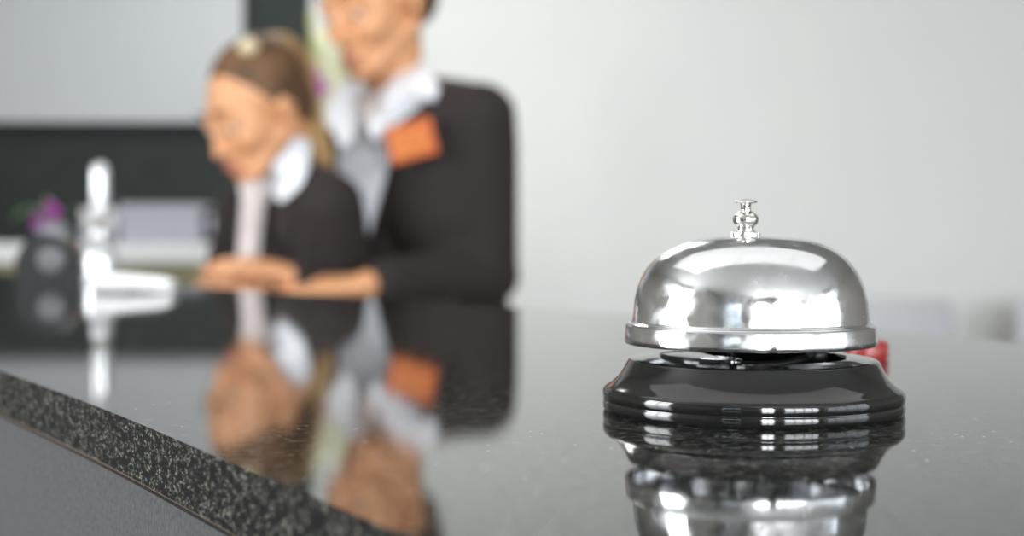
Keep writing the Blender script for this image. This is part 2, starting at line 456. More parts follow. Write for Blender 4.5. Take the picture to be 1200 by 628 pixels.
# push button with its bead, collar and washer
fc = (BX - .0020, BY, TOP)
bm = bmesh.new(); lathe(bm, mm([(0, 50), (1.55, 50), (1.4, 56.6), (1.45, 58.2), (1.7, 58.55), (3.1, 58.75), (3.3, 58.95), (3.1, 59.25), (2.2, 59.5), (1.0, 59.7), (0, 59.75)]), 40, fc)
ob('push_button', bm, M_chrome2, t, autosmooth=60)
bead = [tuple(p)[:2] for p in spline([Vector((a, b, 0)) for a, b in [(1.5, 56.4), (2.3, 56.0), (3.4, 54.9), (3.65, 53.9), (3.2, 52.8), (2.3, 52.0)]], 5)]
bm = bmesh.new(); lathe(bm, mm([(0, 56.4)] + bead + [(2.2, 51.0), (2.7, 50.9), (2.9, 50.6), (2.9, 49.2), (0, 49.0)]), 40, fc)
col = ob('collar', bm, M_chrome2, t, autosmooth=60)
bm = bmesh.new()
for k in range(6):
    a = k * math.pi / 3 + .5
    MM = Matrix.Translation((fc[0] + math.cos(a) * .0033, fc[1] + math.sin(a) * .0033, TOP + .0499)) @ Matrix.Rotation(a, 4, 'Z')
    box(bm, -.0009, .0009, -.0007, .0007, -.0006, .0006, bev=.0002, M=MM)
lathe(bm, mm([(2.0, 49.1), (3.5, 49.15), (3.6, 49.35), (3.5, 49.6), (2.0, 49.7), (2.0, 49.1)]), 40, fc)
ob('toothed_washer', bm, M_chrome2, t, autosmooth=50)

# ------------------------------------------------------------------ small things on the counter
Yr = .585
p = P(1016, 268, Yr)
t = thing('bottle_cap', 'small red cap lying on the counter behind the bell', 'cap', (p.x, Yr, TOP))
bm = bmesh.new()
lathe(bm, [(0, .0), (.0080, .0), (.0082, .0004), (.0081, .0062), (.0074, .0072), (.0060, .0074), (0, .0074)], 48, (p.x, Yr, TOP)); ob('shell', bm, M_red, t, autosmooth=45)
bm = bmesh.new()
for k in range(24):
    a = k * 2 * math.pi / 24
    tube(bm, [(p.x + .0082 * math.cos(a), Yr + .0082 * math.sin(a), TOP + .0008), (p.x + .0082 * math.cos(a), Yr + .0082 * math.sin(a), TOP + .006)], .0003, 6)
ob('ribs', bm, M_red, t)

Yb = 1.39
p = P(118, 268, Yb); k = Yb / F
t = thing('pen_stand', 'bright silver upright pen stand with bulbous foot at the left of the counter', 'pen stand', (p.x, Yb, TOP))
bm = bmesh.new(); lathe(bm, [(0, 0), (20 * k, 0), (21 * k, 3 * k), (20 * k, 14 * k), (21 * k, 26 * k), (19 * k, 36 * k), (14 * k, 44 * k), (10 * k, 47 * k), (0, 47 * k)], 48, (p.x, Yb, TOP)); ob('foot', bm, M_silver, t, autosmooth=60)
bm = bmesh.new(); lathe(bm, [(0, 47 * k), (9 * k, 47 * k), (13 * k, 52 * k), (13 * k, 60 * k), (9 * k, 66 * k), (5 * k, 68 * k), (0, 68 * k)], 40, (p.x, Yb, TOP)); ob('socket', bm, M_silver, t, autosmooth=60)
bm = bmesh.new(); lathe(bm, [(0, 68 * k), (5 * k, 68 * k), (6 * k, 73 * k), (5 * k, 76 * k), (0, 76 * k)], 32, (p.x, Yb, TOP)); ob('ring', bm, M_wood, t)
bm = bmesh.new(); lathe(bm, [(0, 75 * k), (10 * k, 75 * k), (11.5 * k, 80 * k), (11.5 * k, 128 * k), (10 * k, 138 * k), (6 * k, 142 * k), (0, 143 * k)], 40, (p.x, Yb, TOP)); ob('pen', bm, M_silver, t, autosmooth=60)

Ys = 1.20
a = P(112, 268, Ys).x; b = P(207, 268, Ys).x
t = thing('stapler', 'long white stapler lying on the counter beside the silver pen stand', 'stapler', ((a + b) / 2, Ys, TOP))
bm = bmesh.new(); box(bm, a, b, Ys - .014, Ys + .014, TOP, TOP + .0045, bev=.0018, seg=3); ob('foot_plate', bm, M_silver, t, autosmooth=50)
bm = bmesh.new(); prof = [(a + .001, .0055), (b - .004, .0055), (b - .001, .009), (b - .012, .0125), (a + .02, .0155), (a + .006, .0145), (a, .010)]
pts = [[bm.verts.new((x, Ys + s * .011, TOP + z)) for x, z in prof] for s in (-1, 1)]
bm.faces.new(pts[0]); bm.faces.new(pts[1][::-1])
for i in range(len(prof)):
    j = (i + 1) % len(prof); bm.faces.new((pts[0][i], pts[1][i], pts[1][j], pts[0][j]))
bmesh.ops.bevel(bm, geom=list(bm.edges), offset=.0012, segments=2, affect='EDGES'); ob('arm', bm, M_white, t, autosmooth=50)
bm = bmesh.new(); box(bm, a + .004, a + .014, Ys - .008, Ys + .008, TOP + .004, TOP + .007, bev=.001); ob('hinge', bm, M_silver, t)

Yt = 1.42
p = P(62, 268, Yt)
t = thing('tape_dispenser', 'rounded black tape dispenser with grey roll at the far left of the counter', 'tape dispenser', (p.x, Yt, TOP))
bm = bmesh.new()
pr = [(-.030, 0), (.030, 0), (.031, .012), (.024, .030), (.012, .043), (-.006, .046), (-.022, .038), (-.031, .020)]
pr = [tuple(q)[:2] for q in spline([Vector((x, z, 0)) for x, z in pr + pr[:1]], 5)[:-1]]
pts = [[bm.verts.new((p.x + x, Yt + s * .016, TOP + max(z, 0))) for x, z in pr] for s in (-1, 1)]
bm.faces.new(pts[0]); bm.faces.new(pts[1][::-1])
for i in range(len(pr)):
    j = (i + 1) % len(pr); bm.faces.new((pts[0][i], pts[1][i], pts[1][j], pts[0][j]))
ob('body', bm, M_matblack, t, autosmooth=50)
bm = bmesh.new(); lathe(bm, [(0, 0), (.0125, 0), (.0125, .004), (.0105, .005), (0, .005)], 40, M=Matrix.Translation((p.x + .004, Yt - .016, TOP + .022)) @ Matrix.Rotation(D90, 4, 'X'))
ob('tape_roll', bm, M_roll, t, autosmooth=50)

# ------------------------------------------------------------------ lower desk behind the counter, where hands rest
DZ = 1.046
t = thing('work_desk', 'low dark work desk behind the counter under the receptionists hands', 'desk', (-.4, 2.1, 0))
bm = bmesh.new(); box(bm, -.74, -.09, 1.99, 2.36, DZ - .03, DZ, bev=.003); ob('desk_top', bm, M_matblack, t, smooth=False)
bm = bmesh.new(); box(bm, -.70, -.12, 2.03, 2.05, .05, DZ - .03); ob('modesty_panel', bm, M_dark, t, smooth=False)
for x in (-.70, -.15):
    bm = bmesh.new(); box(bm, x, x + .03, 2.05, 2.32, 0, DZ - .03, bev=.002); ob('side_panel', bm, M_dark, t, smooth=False)

# ------------------------------------------------------------------ credenza along the dark wall
Yc = 4.0
xa, xb = -2.35, P(272, 0, Yc).x
za = P(0, 309, Yc).z; zt = P(0, 286, Yc).z
t = thing('credenza', 'white topped olive wood credenza in front of the charcoal wall', 'credenza', ((xa + xb) / 2, 4.25, 0))
bm = bmesh.new(); box(bm, xa, xb, Yc, 4.5, za, zt, bev=.006); ob('top', bm, M_white, t, smooth=False)
bm = bmesh.new(); box(bm, xa + .02, xb - .02, Yc + .02, 4.48, .08, za, bev=.003); ob('body', bm, M_wood, t, smooth=False)
for i in range(3):
    w = (xb - xa - .1) / 3; x = xa + .05 + i * w
    bm = bmesh.new(); box(bm, x + .005, x + w - .005, Yc + .005, Yc + .02, .1, za - .06, bev=.002); d = ob('door', bm, M_dark, t, smooth=False)
bm = bmesh.new(); box(bm, xa + .05, xb - .05, Yc + .06, 4.45, 0, .08); ob('plinth', bm, M_matblack, t, smooth=False)

def onc(px, Y): return P(px, 0, Y).x
Y = 4.15
x0, x1 = onc(140, Y), onc(236, Y); z1 = P(0, 239, Y).z
t = thing('document_box', 'pale lavender grey document box standing on the credenza', 'box', ((x0 + x1) / 2, Y + .12, zt))
bm = bmesh.new(); box(bm, x0, x1, Y, Y + .25, zt, z1 - .02, bev=.004); ob('tray', bm, M_grey, t, smooth=False)
bm = bmesh.new(); box(bm, x0 - .002, x1 + .002, Y - .003, Y + .253, z1 - .03, z1, bev=.004); ob('lid', bm, M_grey, t, smooth=False)
x0, x1 = onc(240, Y), onc(262, Y)
t = thing('ring_binder', 'black ring binder upright beside the pale document box', 'binder', ((x0 + x1) / 2, Y + .12, zt))
bm = bmesh.new(); box(bm, x0, x1, Y, Y + .24, zt, P(0, 243, Y).z, bev=.003); bd = ob('cover', bm, M_matblack, t, smooth=False)
bm = bmesh.new(); box(bm, x0 + .012, x1 - .012, Y - .002, Y, zt + .03, zt + .08); ob('spine_label', bm, M_grey, t, smooth=False)
x0, x1 = onc(96, Y), onc(136, Y)
t = thing('paper_stack', 'pale stack of papers on the credenza left of the document box', 'papers', ((x0 + x1) / 2, Y + .1, zt))
n = 9; z1 = P(0, 244, Y).z
for i in range(3):
    bm = bmesh.new()
    za_, zb_ = zt + (z1 - zt) * i / 3, zt + (z1 - zt) * (i + 1) / 3
    for q in range(4):
        h = (zb_ - za_) / 4; s = random.uniform(-.004, .004)
        box(bm, x0 + s, x1 + s, Y + s, Y + .2 + s, za_ + q * h, za_ + (q + 1) * h - .0008)
    ob('ream', bm, (M_grey, M_board, M_white)[i], t, smooth=False)

def orchid(pot_c, z0, height, blooms, label, mcol, potmat, stem_r=.004, petal=.03, group=None, pot=(.05, .1)):
    t = thing('orchid', label, 'orchid', (pot_c[0], pot_c[1], z0), group)
    r, h = pot
    bm = bmesh.new(); lathe(bm, [(0, 0), (r * .7, 0), (r * .75, .004), (r, h), (r * 1.05, h + .003), (r * .95, h + .003), (r * .9, h - .01), (0, h - .01)], 32, (pot_c[0], pot_c[1], z0)); ob('pot', bm, potmat, t, autosmooth=50)
    bm = bmesh.new()
    path = spline([(pot_c[0], pot_c[1], z0 + h - .01), (pot_c[0] + .01, pot_c[1], z0 + height * .6), (pot_c[0] - .02, pot_c[1], z0 + height)], 8)
    tube(bm, path, stem_r, 8); ob('stem', bm, M_green, t)
    for (dx, dz) in blooms:
        cc = Vector((pot_c[0] + dx, pot_c[1] - .01, z0 + dz))
        bm = bmesh.new()
        for q in range(5):
            a = q * 2 * math.pi / 5 + .3
            MM = Matrix.Rotation(a, 3, 'Y') @ Matrix.Rotation(.35, 3, 'X')
            ellip(bm, cc + Vector((math.sin(a) * petal * .55, -.004, math.cos(a) * petal * .55)), (petal * .36, petal * .08, petal * .55), MM, 12, 8)
        ellip(bm, cc + Vector((0, -.008, 0)), (petal * .2,) * 3, None, 10, 8)
        ob('flower', bm, mcol, t)
    for a in (.3, 2.2, 4.0):
        bm = bmesh.new()
        path = spline([(pot_c[0], pot_c[1], z0 + h - .01), (pot_c[0] + math.cos(a) * .06, pot_c[1] + math.sin(a) * .06, z0 + h + .05), (pot_c[0] + math.cos(a) * .13, pot_c[1] + math.sin(a) * .12, z0 + h + .02)], 5)
        ribbon(bm, path, [.01 + .035 * math.sin(math.pi * min(1, .15 + i / len(path))) for i in range(len(path))], (-math.sin(a), math.cos(a), 0), .003)
        ob('leaf', bm, M_leaf, t)
    return t
orchid((onc(56, Y), Y + .05), zt, P(0, 240, Y).z - zt + .02, [(-.03, P(0, 260, Y).z - zt), (.0, P(0, 248, Y).z - zt)],
       'low potted plant with magenta blooms at the left of the credenza', M_pink, M_grey, petal=.028, pot=(.045, .05))

# tall reeds in a floor vase + its flower between the two women
Yv = 4.3
vx = onc(384, Yv)
t = thing('reed_vase', 'tall floor vase of pale yellow green reeds behind the two women', 'vase', (vx, Yv, 0))
bm = bmesh.new(); lathe(bm, [(0, 0), (.07, 0), (.09, .05), (.10, .35), (.07, .7), (.05, .78), (.045, .78), (.06, .68), (0, .66)], 40, (vx, Yv, 0)); ob('vase', bm, M_white, t, autosmooth=60)
for i in range(14):
    bm = bmesh.new()
    tx = (i - 6.5) / 6.5
    a0 = Vector((vx + tx * .025, Yv + random.uniform(-.02, .02), .7))
    a1 = Vector((vx + tx * .036 + random.uniform(-.004, .004), Yv + random.uniform(-.03, .03), 1.3))
    a2 = Vector((vx + tx * .056 + random.uniform(-.004, .004), Yv + random.uniform(-.05, .05), 1.74 + random.uniform(-.05, .06)))
    tube(bm, spline([a0, a1, a2], 5), [.0045] * 11, 8); ob('reed', bm, M_green if tx < -.55 else M_cream, t)
oz = P(0, 92, 4.1).z
orchid((onc(372, 4.1), 4.1), .72, oz - .72, [(-.012, oz - .72), (.004, oz - .75)], 'slim potted orchid with magenta bloom on a small stand beside the reeds', M_pink, M_white, petal=.030)
t = thing('plant_stand', 'small round dark stand carrying the slim orchid', 'stand', (onc(372, 4.1), 4.1, 0))
bm = bmesh.new(); lathe(bm, [(0, .70), (.085, .70), (.09, .71), (.085, .72), (0, .72)], 40, (onc(372, 4.1), 4.1, 0)); ob('stand_top', bm, M_matblack, t, autosmooth=50)
bm = bmesh.new(); lathe(bm, [(0, 0), (.07, 0), (.07, .015), (.012, .03), (.012, .70), (0, .70)], 32, (onc(372, 4.1), 4.1, 0)); ob('stem', bm, M_matblack, t, autosmooth=50)

# pale lounge chairs far behind on the right
def chair(x, y, rz, label):
    t = thing('lounge_chair', label, 'chair', (x, y, 0), 'pale chairs by the back wall')
    T = Matrix.Translation((x, y, 0)) @ Matrix.Rotation(rz, 4, 'Z')
    m = M_chairf
    bm = bmesh.new(); box(bm, -.25, .25, -.25, .25, .42, .52, bev=.03, seg=3, M=T); ob('seat', bm, m, t, autosmooth=60)
    bm = bmesh.new(); box(bm, -.25, .25, .20, .27, .50, .905, bev=.03, seg=3, M=T); ob('backrest', bm, m, t, autosmooth=60)
    for sx in (-1, 1):
        for sy in (-1, 1):
            bm = bmesh.new(); v = [T @ Vector((sx * .21, sy * .21, .43)), T @ Vector((sx * .23, sy * .23, 0))]; tube(bm, v, [.016, .011], 12); ob('leg', bm, M_silver, t)
M_chairf = mat('pale_grey_fabric', (.60, .60, .64), .9)
chair(onc(1075, 5.0), 5.0, .2, 'pale grey chair behind the bell, left of the two by the wall')
chair(onc(1290, 5.2), 5.2, -.2, 'pale grey chair cut by the right edge of the photo')

# hedge outside the windows, seen only in the chrome
for i, (x, s) in enumerate(((-2.6, 1.2), (-.5, .9))):
    bm = bmesh.new()
    for k in range(26):
        ellip(bm, (x + random.uniform(-.5, .5) * s, -5.6 + random.uniform(-.3, .3), .5 + random.uniform(0, 1.1) * s), (.28, .25, .28), None, 10, 8)
    b2 = fuse(bm, .06, 2)
    o = ob('shrub', b2, M_leaf)
    tag(o, ('rounded green shrub outside the window behind the camera', 'smaller green shrub outside, right beside the larger shrub')[i], 'shrub')
sbox('ground', M_floor, -8, 9, -12, Y0 - .15, -.1, .0)

# ------------------------------------------------------------------ people
def hand(bm, wrist, d, n, thumb, curl=.35, s=1.0):
    """wrist point, d = finger direction, n = back of hand direction, thumb = +1/-1 side"""
    wrist = Vector(wrist); d = Vector(d).normalized(); n = Vector(n); n = (n - d * n.dot(d)).normalized(); w = d.cross(n).normalized() * thumb
    knuck = []
    for i, off in enumerate((.030, .010, -.010, -.029)):     # index .. little
        k = wrist + d * (.085 - .004 * abs(i - 1)) * s + w * off * s
        capsule(bm, wrist + w * off * .55 * s + d * .01, .016 * s, k, .0125 * s, 10)
        knuck.append(k)
    for i, (k, L) in enumerate(zip(knuck, (.072, .080, .074, .058))):
        a = k; ang = curl * .5; r = .0092 if i < 3 else .0080
        for seg, fr in enumerate((.45, .3, .25)):
            dd = (d * math.cos(ang) - n * math.sin(ang) + w * (.06 * (1.5 - i))).normalized()
            b = a + dd * L * fr * s
            capsule(bm, a, r * s, b, (r - .0008) * s, 10); a = b; r -= .0007; ang += curl
    a = wrist + w * .024 * s + d * .022 * s - n * .004
    b = a + (d * .6 + w * .75 - n * .2).normalized() * .038 * s
    c2 = b + (d * .9 + w * .3 - n * .2).normalized() * .030 * s
    e = c2 + (d * 1.0 - w * .05 - n * .2).normalized() * .024 * s
    capsule(bm, a, .015 * s, b, .0120 * s, 10); capsule(bm, b, .0118 * s, c2, .0102 * s, 10); capsule(bm, c2, .0100 * s, e, .0085 * s, 10)

def head_shapes(bm, H):
    """H: head matrix; local x = her left, -y = face forward, z = up; origin = centre of the head"""
    R = H.to_3x3()
    def E(c, r, rot=None): ellip(bm, H @ Vector(c), r, R @ (rot if rot is not None else Matrix.Identity(3)), 24, 16)
    def K(a, ra, b, rb): capsule(bm, H @ Vector(a), ra * R.col[0].length, H @ Vector(b), rb * R.col[0].length, 12)
    E((0, .012, .028), (.073, .092, .078))
    E((0, -.030, -.010), (.062, .060, .082))
    E((0, -.036, -.055), (.046, .048, .050))
    E((0, -.074, -.094), (.019, .016, .017))
    for s in (-1, 1):
        K((s * .052, .002, -.045), .018, (s * .022, -.066, -.088), .016)      # jaw line
        E((s * .036, -.060, -.028), (.024, .024, .024))                       # cheek
        K((s * .012, -.088, .026), .0075, (s * .040, -.076, .024), .0075)     # brow
        E((s * .014, -.094, -.040), (.0078, .0085, .0065))                    # nostril wing
        E((s * .076, .010, -.008), (.006, .018, .030), Euler((-.2, 0, s * .35)).to_matrix())   # ear
        E((s * .074, .006, -.034), (.005, .008, .010))
        E((s * .031, -.0805, .0075), (.0165, .0115, .0085))                   # eyelids
    K((0, -.088, .014), .0075, (0, -.104, -.030), .0085)
    E((0, -.108, -.036), (.0098, .0095, .0088))
    E((0, -.080, -.062), (.024, .016, .012))
    E((0, -.080, -.073), (.019, .014, .009))

def head_parts(body, H):
    R = H.to_3x3()
    for s in (-1, 1):
        bm = bmesh.new(); ellip(bm, H @ Vector((s * .031, -.0815, -.0025)), (.0105, .0095, .0042), R); e = ob('eye', bm, M_eye, body)
        bm = bmesh.new(); ellip(bm, H @ Vector((s * .032, -.0895, -.0035)), (.0055, .0030, .0030), R); ob('iris', bm, M_iris, e)
        bm = bmesh.new()
        tube(bm, [H @ Vector((s * .014, -.0965, .030)), H @ Vector((s * .030, -.0945, .0355)), H @ Vector((s * .046, -.0815, .030))], [.0028, .0030, .0014], 8); ob('eyebrow', bm, M_hair2, body)
    bm = bmesh.new()
    for z, r in ((-.0625, .0030), (-.069, .0038)):
        tube(bm, [H @ Vector((-.021, -.087, -.065)), H @ Vector((-.009, -.0965, z)), H @ Vector((0, -.0985, z - .001)), H @ Vector((.009, -.0965, z)), H @ Vector((.021, -.087, -.065))], [.002, r * .9, r, r * .9, .002], 10)
    ob('lips', bm, M_lip, body)

def head_matrix(c, yaw, pitch, roll=0, k=1):
    # yaw > 0 turns the face towards image left, pitch > 0 looks down
    return Matrix.Translation(c) @ Matrix.Rotation(-math.radians(yaw), 4, 'Z') @ Matrix.Rotation(math.radians(pitch), 4, 'X') @ Matrix.Rotation(math.radians(roll), 4, 'Y') @ Matrix.Scale(k, 4)

def inpoly(x, y, pl):
    r = False
    for i in range(len(pl)):
        x1, y1 = pl[i - 1]; x2, y2 = pl[i]
        if (y1 > y) != (y2 > y) and x < (x2 - x1) * (y - y1) / (y2 - y1) + x1: r = not r
    return r
def proj(v): return (600 + v.x * F / v.y, 268 + (EYE - v.z) * F / v.y)

def torso(bm, sl, sr, neck, hipc, g, g2=0, hips=True):
    """sl, sr shoulder joints; hipc pelvis centre; g = extra thickness"""
    sl = Vector(sl); sr = Vector(sr); neck = Vector(neck); hipc = Vector(hipc)
    ax = (sl - sr); ax.z *= .5; ax.normalize()
    mid = (sl + sr) / 2
    capsule(bm, sl - ax * .01, .050 + g, mid + Vector((0, 0, .035)), .055 + g)
    capsule(bm, sr + ax * .01, .050 + g, mid + Vector((0, 0, .035)), .055 + g)
    fwd = Vector((ax.y, -ax.x, 0)).normalized()
    if fwd.y > 0: fwd = -fwd
    chest = mid.lerp(hipc, .30); waist = mid.lerp(hipc, .66)
    for s in (-1, 1):
        capsule(bm, mid + ax * .075 * s + Vector((0, 0, -.03)), .070 + g, chest + ax * .070 * s, .084 + g)
        capsule(bm, chest + ax * .066 * s, .084 + g, waist + ax * .045 * s, .072 + g)
        capsule(bm, waist + ax * .045 * s, .072 + g, hipc + ax * .075 * s, .092 + g)
        ellip(bm, chest + ax * .062 * s + fwd * .042 + Vector((0, 0, -.01)), (.058 + g, .05 + g, .062 + g))
    return ax, fwd, mid, chest, waist

def person(name, label, J, H, colour):
    """J: joints; builds body, trousers, shirt, jacket, hair"""
    root = thing(name, label, 'person', (J['hip'].x, J['hip'].y, 0))
    bm = bmesh.new()
    torso(bm, J['sl'], J['sr'], J['neck'], J['hip'], -.014)
    head_shapes(bm, H)
    capsule(bm, J['neck'] - Vector((0, 0, .02)), .052, H @ Vector((0, .022, -.045)), .047)
    for s in ('l', 'r'):
        capsule(bm, J['s' + s], .040, J['e' + s], .032); capsule(bm, J['e' + s], .034, J['w' + s], .0225)
        hand(bm, *J['h' + s])
        capsule(bm, J['hip' + s], .075, J['k' + s], .05); capsule(bm, J['k' + s], .052, J['a' + s], .032)
        capsule(bm, J['a' + s] - Vector((0, 0, .03)), .03, J['a' + s] + Vector((0, -.14, -.05)), .022)
    body = ob('body', fuse(bm, .0042, 5), M_skin, root)
    head_parts(body, H)
    # trousers and shoes
    bm = bmesh.new()
    for s in ('l', 'r'):
        capsule(bm, J['hip' + s], .098, J['k' + s], .072); capsule(bm, J['k' + s], .072, J['a' + s] + Vector((0, 0, -.01)), .06)
    capsule(bm, J['hipl'], .10, J['hipr'], .10)
    ob('trousers', fuse(bm, .012, 6), M_trouser, root)
    for s in ('l', 'r'):
        bm = bmesh.new(); a = J['a' + s].copy(); a.z = .040
        capsule(bm, a + Vector((0, .02, 0)), .038, a + Vector((0, -.16, -.008)), .030)
        sh = fuse(bm, .007, 4)
        for v in sh.verts: v.co.z = max(v.co.z, 0.001)
        ob('shoe', sh, M_matblack, root)
    # shirt
    bm = bmesh.new()
    torso(bm, J['sl'], J['sr'], J['neck'], J['hip'], 0)
    capsule(bm, J['neck'] - Vector((0, 0, .03)), .060, J['neck'] + Vector((0, 0, .012)), .056)
    ob('shirt', fuse(bm, .007, 5), M_shirt, root)
    # jacket
    bm = bmesh.new()
    torso(bm, J['sl'], J['sr'], J['neck'], J['hip'], .012)
    for s in ('l', 'r'):
        capsule(bm, J['s' + s], .060, J['e' + s], .047)
        capsule(bm, J['e' + s], .050, J['e' + s].lerp(J['w' + s], .86), .036)
    jb = fuse(bm, .007, 5)
    kill = [f for f in jb.faces if f.normal.y < .15 and inpoly(*proj(f.calc_center_median()), J['vee']) and (f.calc_center_median() - J['veep']).dot(Vector((0, -1, 0))) > 0]
    nk = J['neck']
    kill += [f for f in jb.faces if f not in kill and (f.calc_center_median() - nk).length < .085 and f.calc_center_median().z > nk.z - .03]
    bmesh.ops.delete(jb, geom=list(set(kill)), context='FACES')
    o = ob('jacket', jb, M_jacket, root)
    m = o.modifiers.new('thickness', 'SOLIDIFY'); m.thickness = .004; m.offset = 1
    return root, body

from mathutils.bvhtree import BVHTree
def drape(name, objs, A, B, mat_, parent, off=.004, th=.004, n=16, m=4, yd=2.45):
    """a cloth strip lying on the given meshes; A and B are its two long edges"""
    trees = []
    for o in objs:
        b_ = bmesh.new(); b_.from_mesh(o.data); trees.append(BVHTree.FromBMesh(b_)); b_.free()
    A = spline([Vector((*p, 0)) for p in A], 8); B = spline([Vector((*p, 0)) for p in B], 8)
    def at(L, t):
        f = t * (len(L) - 1); i = min(int(f), len(L) - 2); return L[i].lerp(L[i + 1], f - i)
    eye = Vector((0, 0, EYE)); D = [[None] * (m + 1) for _ in range(n + 1)]
    for i in range(n + 1):
        for j in range(m + 1):
            q = at(A, i / n).lerp(at(B, i / n), j / m); ray = (P(q.x, q.y, 2.0) - eye).normalized()
            best = None
            for tr in trees:
                h = tr.ray_cast(eye + ray * 1.9, ray, 1.2)
                if h[0] is not None and (best is None or h[0].y < best): best = h[0].y
            D[i][j] = [q, best if best is not None else yd]
    for _ in range(4):
        D2 = [[D[i][j][1] for j in range(m + 1)] for i in range(n + 1)]
        for i in range(n + 1):
            for j in range(m + 1):
                nb = [D2[a][b] for a in range(max(0, i - 1), min(n, i + 1) + 1) for b in range(max(0, j - 1), min(m, j + 1) + 1)]
                D[i][j][1] = min(D2[i][j], sum(nb) / len(nb))
    bm = bmesh.new()
    fr = [[bm.verts.new(P(D[i][j][0].x, D[i][j][0].y, D[i][j][1] - off - th)) for j in range(m + 1)] for i in range(n + 1)]
    bk = [[bm.verts.new(P(D[i][j][0].x, D[i][j][0].y, D[i][j][1] - off + .002)) for j in range(m + 1)] for i in range(n + 1)]
    for i in range(n):
        for j in range(m):
            bm.faces.new((fr[i][j], fr[i + 1][j], fr[i + 1][j + 1], fr[i][j + 1])); bm.faces.new((bk[i][j + 1], bk[i + 1][j + 1], bk[i + 1][j], bk[i][j]))
        bm.faces.new((fr[i][0], bk[i][0], bk[i + 1][0], fr[i + 1][0])); bm.faces.new((fr[i][m], fr[i + 1][m], bk[i + 1][m], bk[i][m]))
    for j in range(m):
        bm.faces.new((fr[0][j], fr[0][j + 1], bk[0][j + 1], bk[0][j])); bm.faces.new((fr[n][j], bk[n][j], bk[n][j + 1], fr[n][j + 1]))
    return ob(name, bm, mat_, parent)
def kid(root, n): return [o for o in C.objects if o.parent == root and o.name.split('.')[0] == n]

# standing woman -------------------------------------------------
H2 = head_matrix(P(443, 4, 2.47), 40, 20, 0, 1.04)
J = dict(sl=P(562, 142, 2.42), sr=P(420, 176, 2.62), neck=P(462, 106, 2.55), hip=Vector((-.125, 2.60, .90)),
         el=P(572, 322, 2.47), wl=P(428, 334, 2.27), er=Vector((-.215, 2.76, 1.06)), wr=Vector((-.22, 2.60, .86)),
         vee=[(402, 100), (470, 70), (480, 130), (466, 160), (456, 200), (446, 240), (436, 276), (426, 284), (410, 268), (396, 240), (392, 215), (398, 190), (380, 150)],
         veep=Vector((0, 2.62, 0)))
J['hl'] = (J['wl'], Vector((-1, -.12, -.02)), Vector((0, -.2, 1)), 1, .18, .9)
J['hr'] = (J['wr'], Vector((0, -.35, -1)), Vector((-1, 0, 0)), -1, .25, .9)
for s, dx, in (('l', .085), ('r', -.085)):
    J['hip' + s] = J['hip'] + Vector((dx, 0, -.06)); J['k' + s] = Vector((J['hip'].x + dx, J['hip'].y - .01, .48)); J['a' + s] = Vector((J['hip'].x + dx, J['hip'].y + .02, .09))
w2, b2 = person('person', 'woman standing in dark brown blazer with orange badge, looking down to the left', J, H2, M_hair2)
R = H2.to_3x3()
bm = bmesh.new()
ellip(bm, H2 @ Vector((0, .026, .046)), (.080, .092, .076), R); ellip(bm, H2 @ Vector((0, .070, -.005)), (.058, .044, .055), R)
ellip(bm, H2 @ Vector((0, .118, .015)), (.036, .034, .036), R)
for s in (-1, 1): ellip(bm, H2 @ Vector((s * .066, .016, .034)), (.014, .034, .026), R)
ob('hair', fuse(bm, .006, 4), M_hair2, w2)
# collar wings, placket, neckerchief, badge
bm = bmesh.new()
sheet(bm, [P(456, 100, 2.46), P(470, 82, 2.50), P(487, 66, 2.53), P(500, 80, 2.50), P(515, 104, 2.42), P(509, 117, 2.395), P(490, 113, 2.395), P(474, 112, 2.395), P(455, 140, 2.40), P(440, 165, 2.41), P(432, 150, 2.42)], .005)
o = ob('collar_wing', bm, M_shirt, w2, smooth=False)
bm = bmesh.new()
sheet(bm, [P(420, 96, 2.50), P(410, 92, 2.52), P(392, 110, 2.50), P(382, 138, 2.46), P(391, 155, 2.44), P(402, 176, 2.43), P(416, 160, 2.43), P(420, 130, 2.45)], .005)
ob('collar_wing', bm, M_shirt, w2, smooth=False)
bm = bmesh.new()
sheet(bm, [P(418, 118, 2.455), P(436, 104, 2.46), P(452, 108, 2.46), P(446, 126, 2.425), P(434, 148, 2.42), P(426, 152, 2.42)], .008)
ob('neckerchief', bm, M_scarf, w2)
for q, (px, py) in enumerate(((428, 190), (426, 225), (425, 255))):
    bm = bmesh.new(); ellip(bm, P(px, py, 2.455), (.005, .003, .005), None, 10, 8); ob('shirt_button', bm, M_white, w2)
jk = kid(w2, 'jacket') + kid(w2, 'shirt')
drape('lapel', jk, [(474, 116), (466, 145), (458, 185), (447, 225), (431, 282)], [(503, 116), (500, 150), (488, 190), (466, 235), (436, 290)], M_jacket, w2, .003)
drape('lapel', jk, [(404, 170), (398, 200), (400, 235), (412, 262), (428, 284)], [(384, 160), (380, 200), (384, 240), (400, 272), (424, 292)], M_jacket, w2, .003)
drape('shirt_front', jk, [(404, 140), (397, 172), (395, 200), (401, 235), (426, 280)], [(474, 122), (468, 150), (460, 190), (449, 230), (431, 281)], M_shirt, w2, .0015, .003)
bc = P(482, 165, 2.370)
Mb = Matrix.Translation(bc) @ Matrix.Rotation(-.25, 4, 'Z') @ Matrix.Rotation(-.24, 4, 'Y')
bm = bmesh.new(); box(bm, -.040, .040, -.002, .002, -.030, .030, bev=.0015, M=Mb); bo = ob('name_badge', bm, M_badge, w2, smooth=False)
bm = bmesh.new()
for (x0, x1, z) in ((-.030, -.016, .012), (-.012, .004, .012), (.009, .026, .012), (-.030, -.006, -.002), (-.002, .014, -.002), (.018, .030, -.002), (-.028, .000, -.016), (.006, .022, -.016)):
    box(bm, x0, x1, -.0028, -.002, z - .0035, z + .0035, M=Mb)
ob('badge_print', bm, M_badge2, bo, smooth=False)

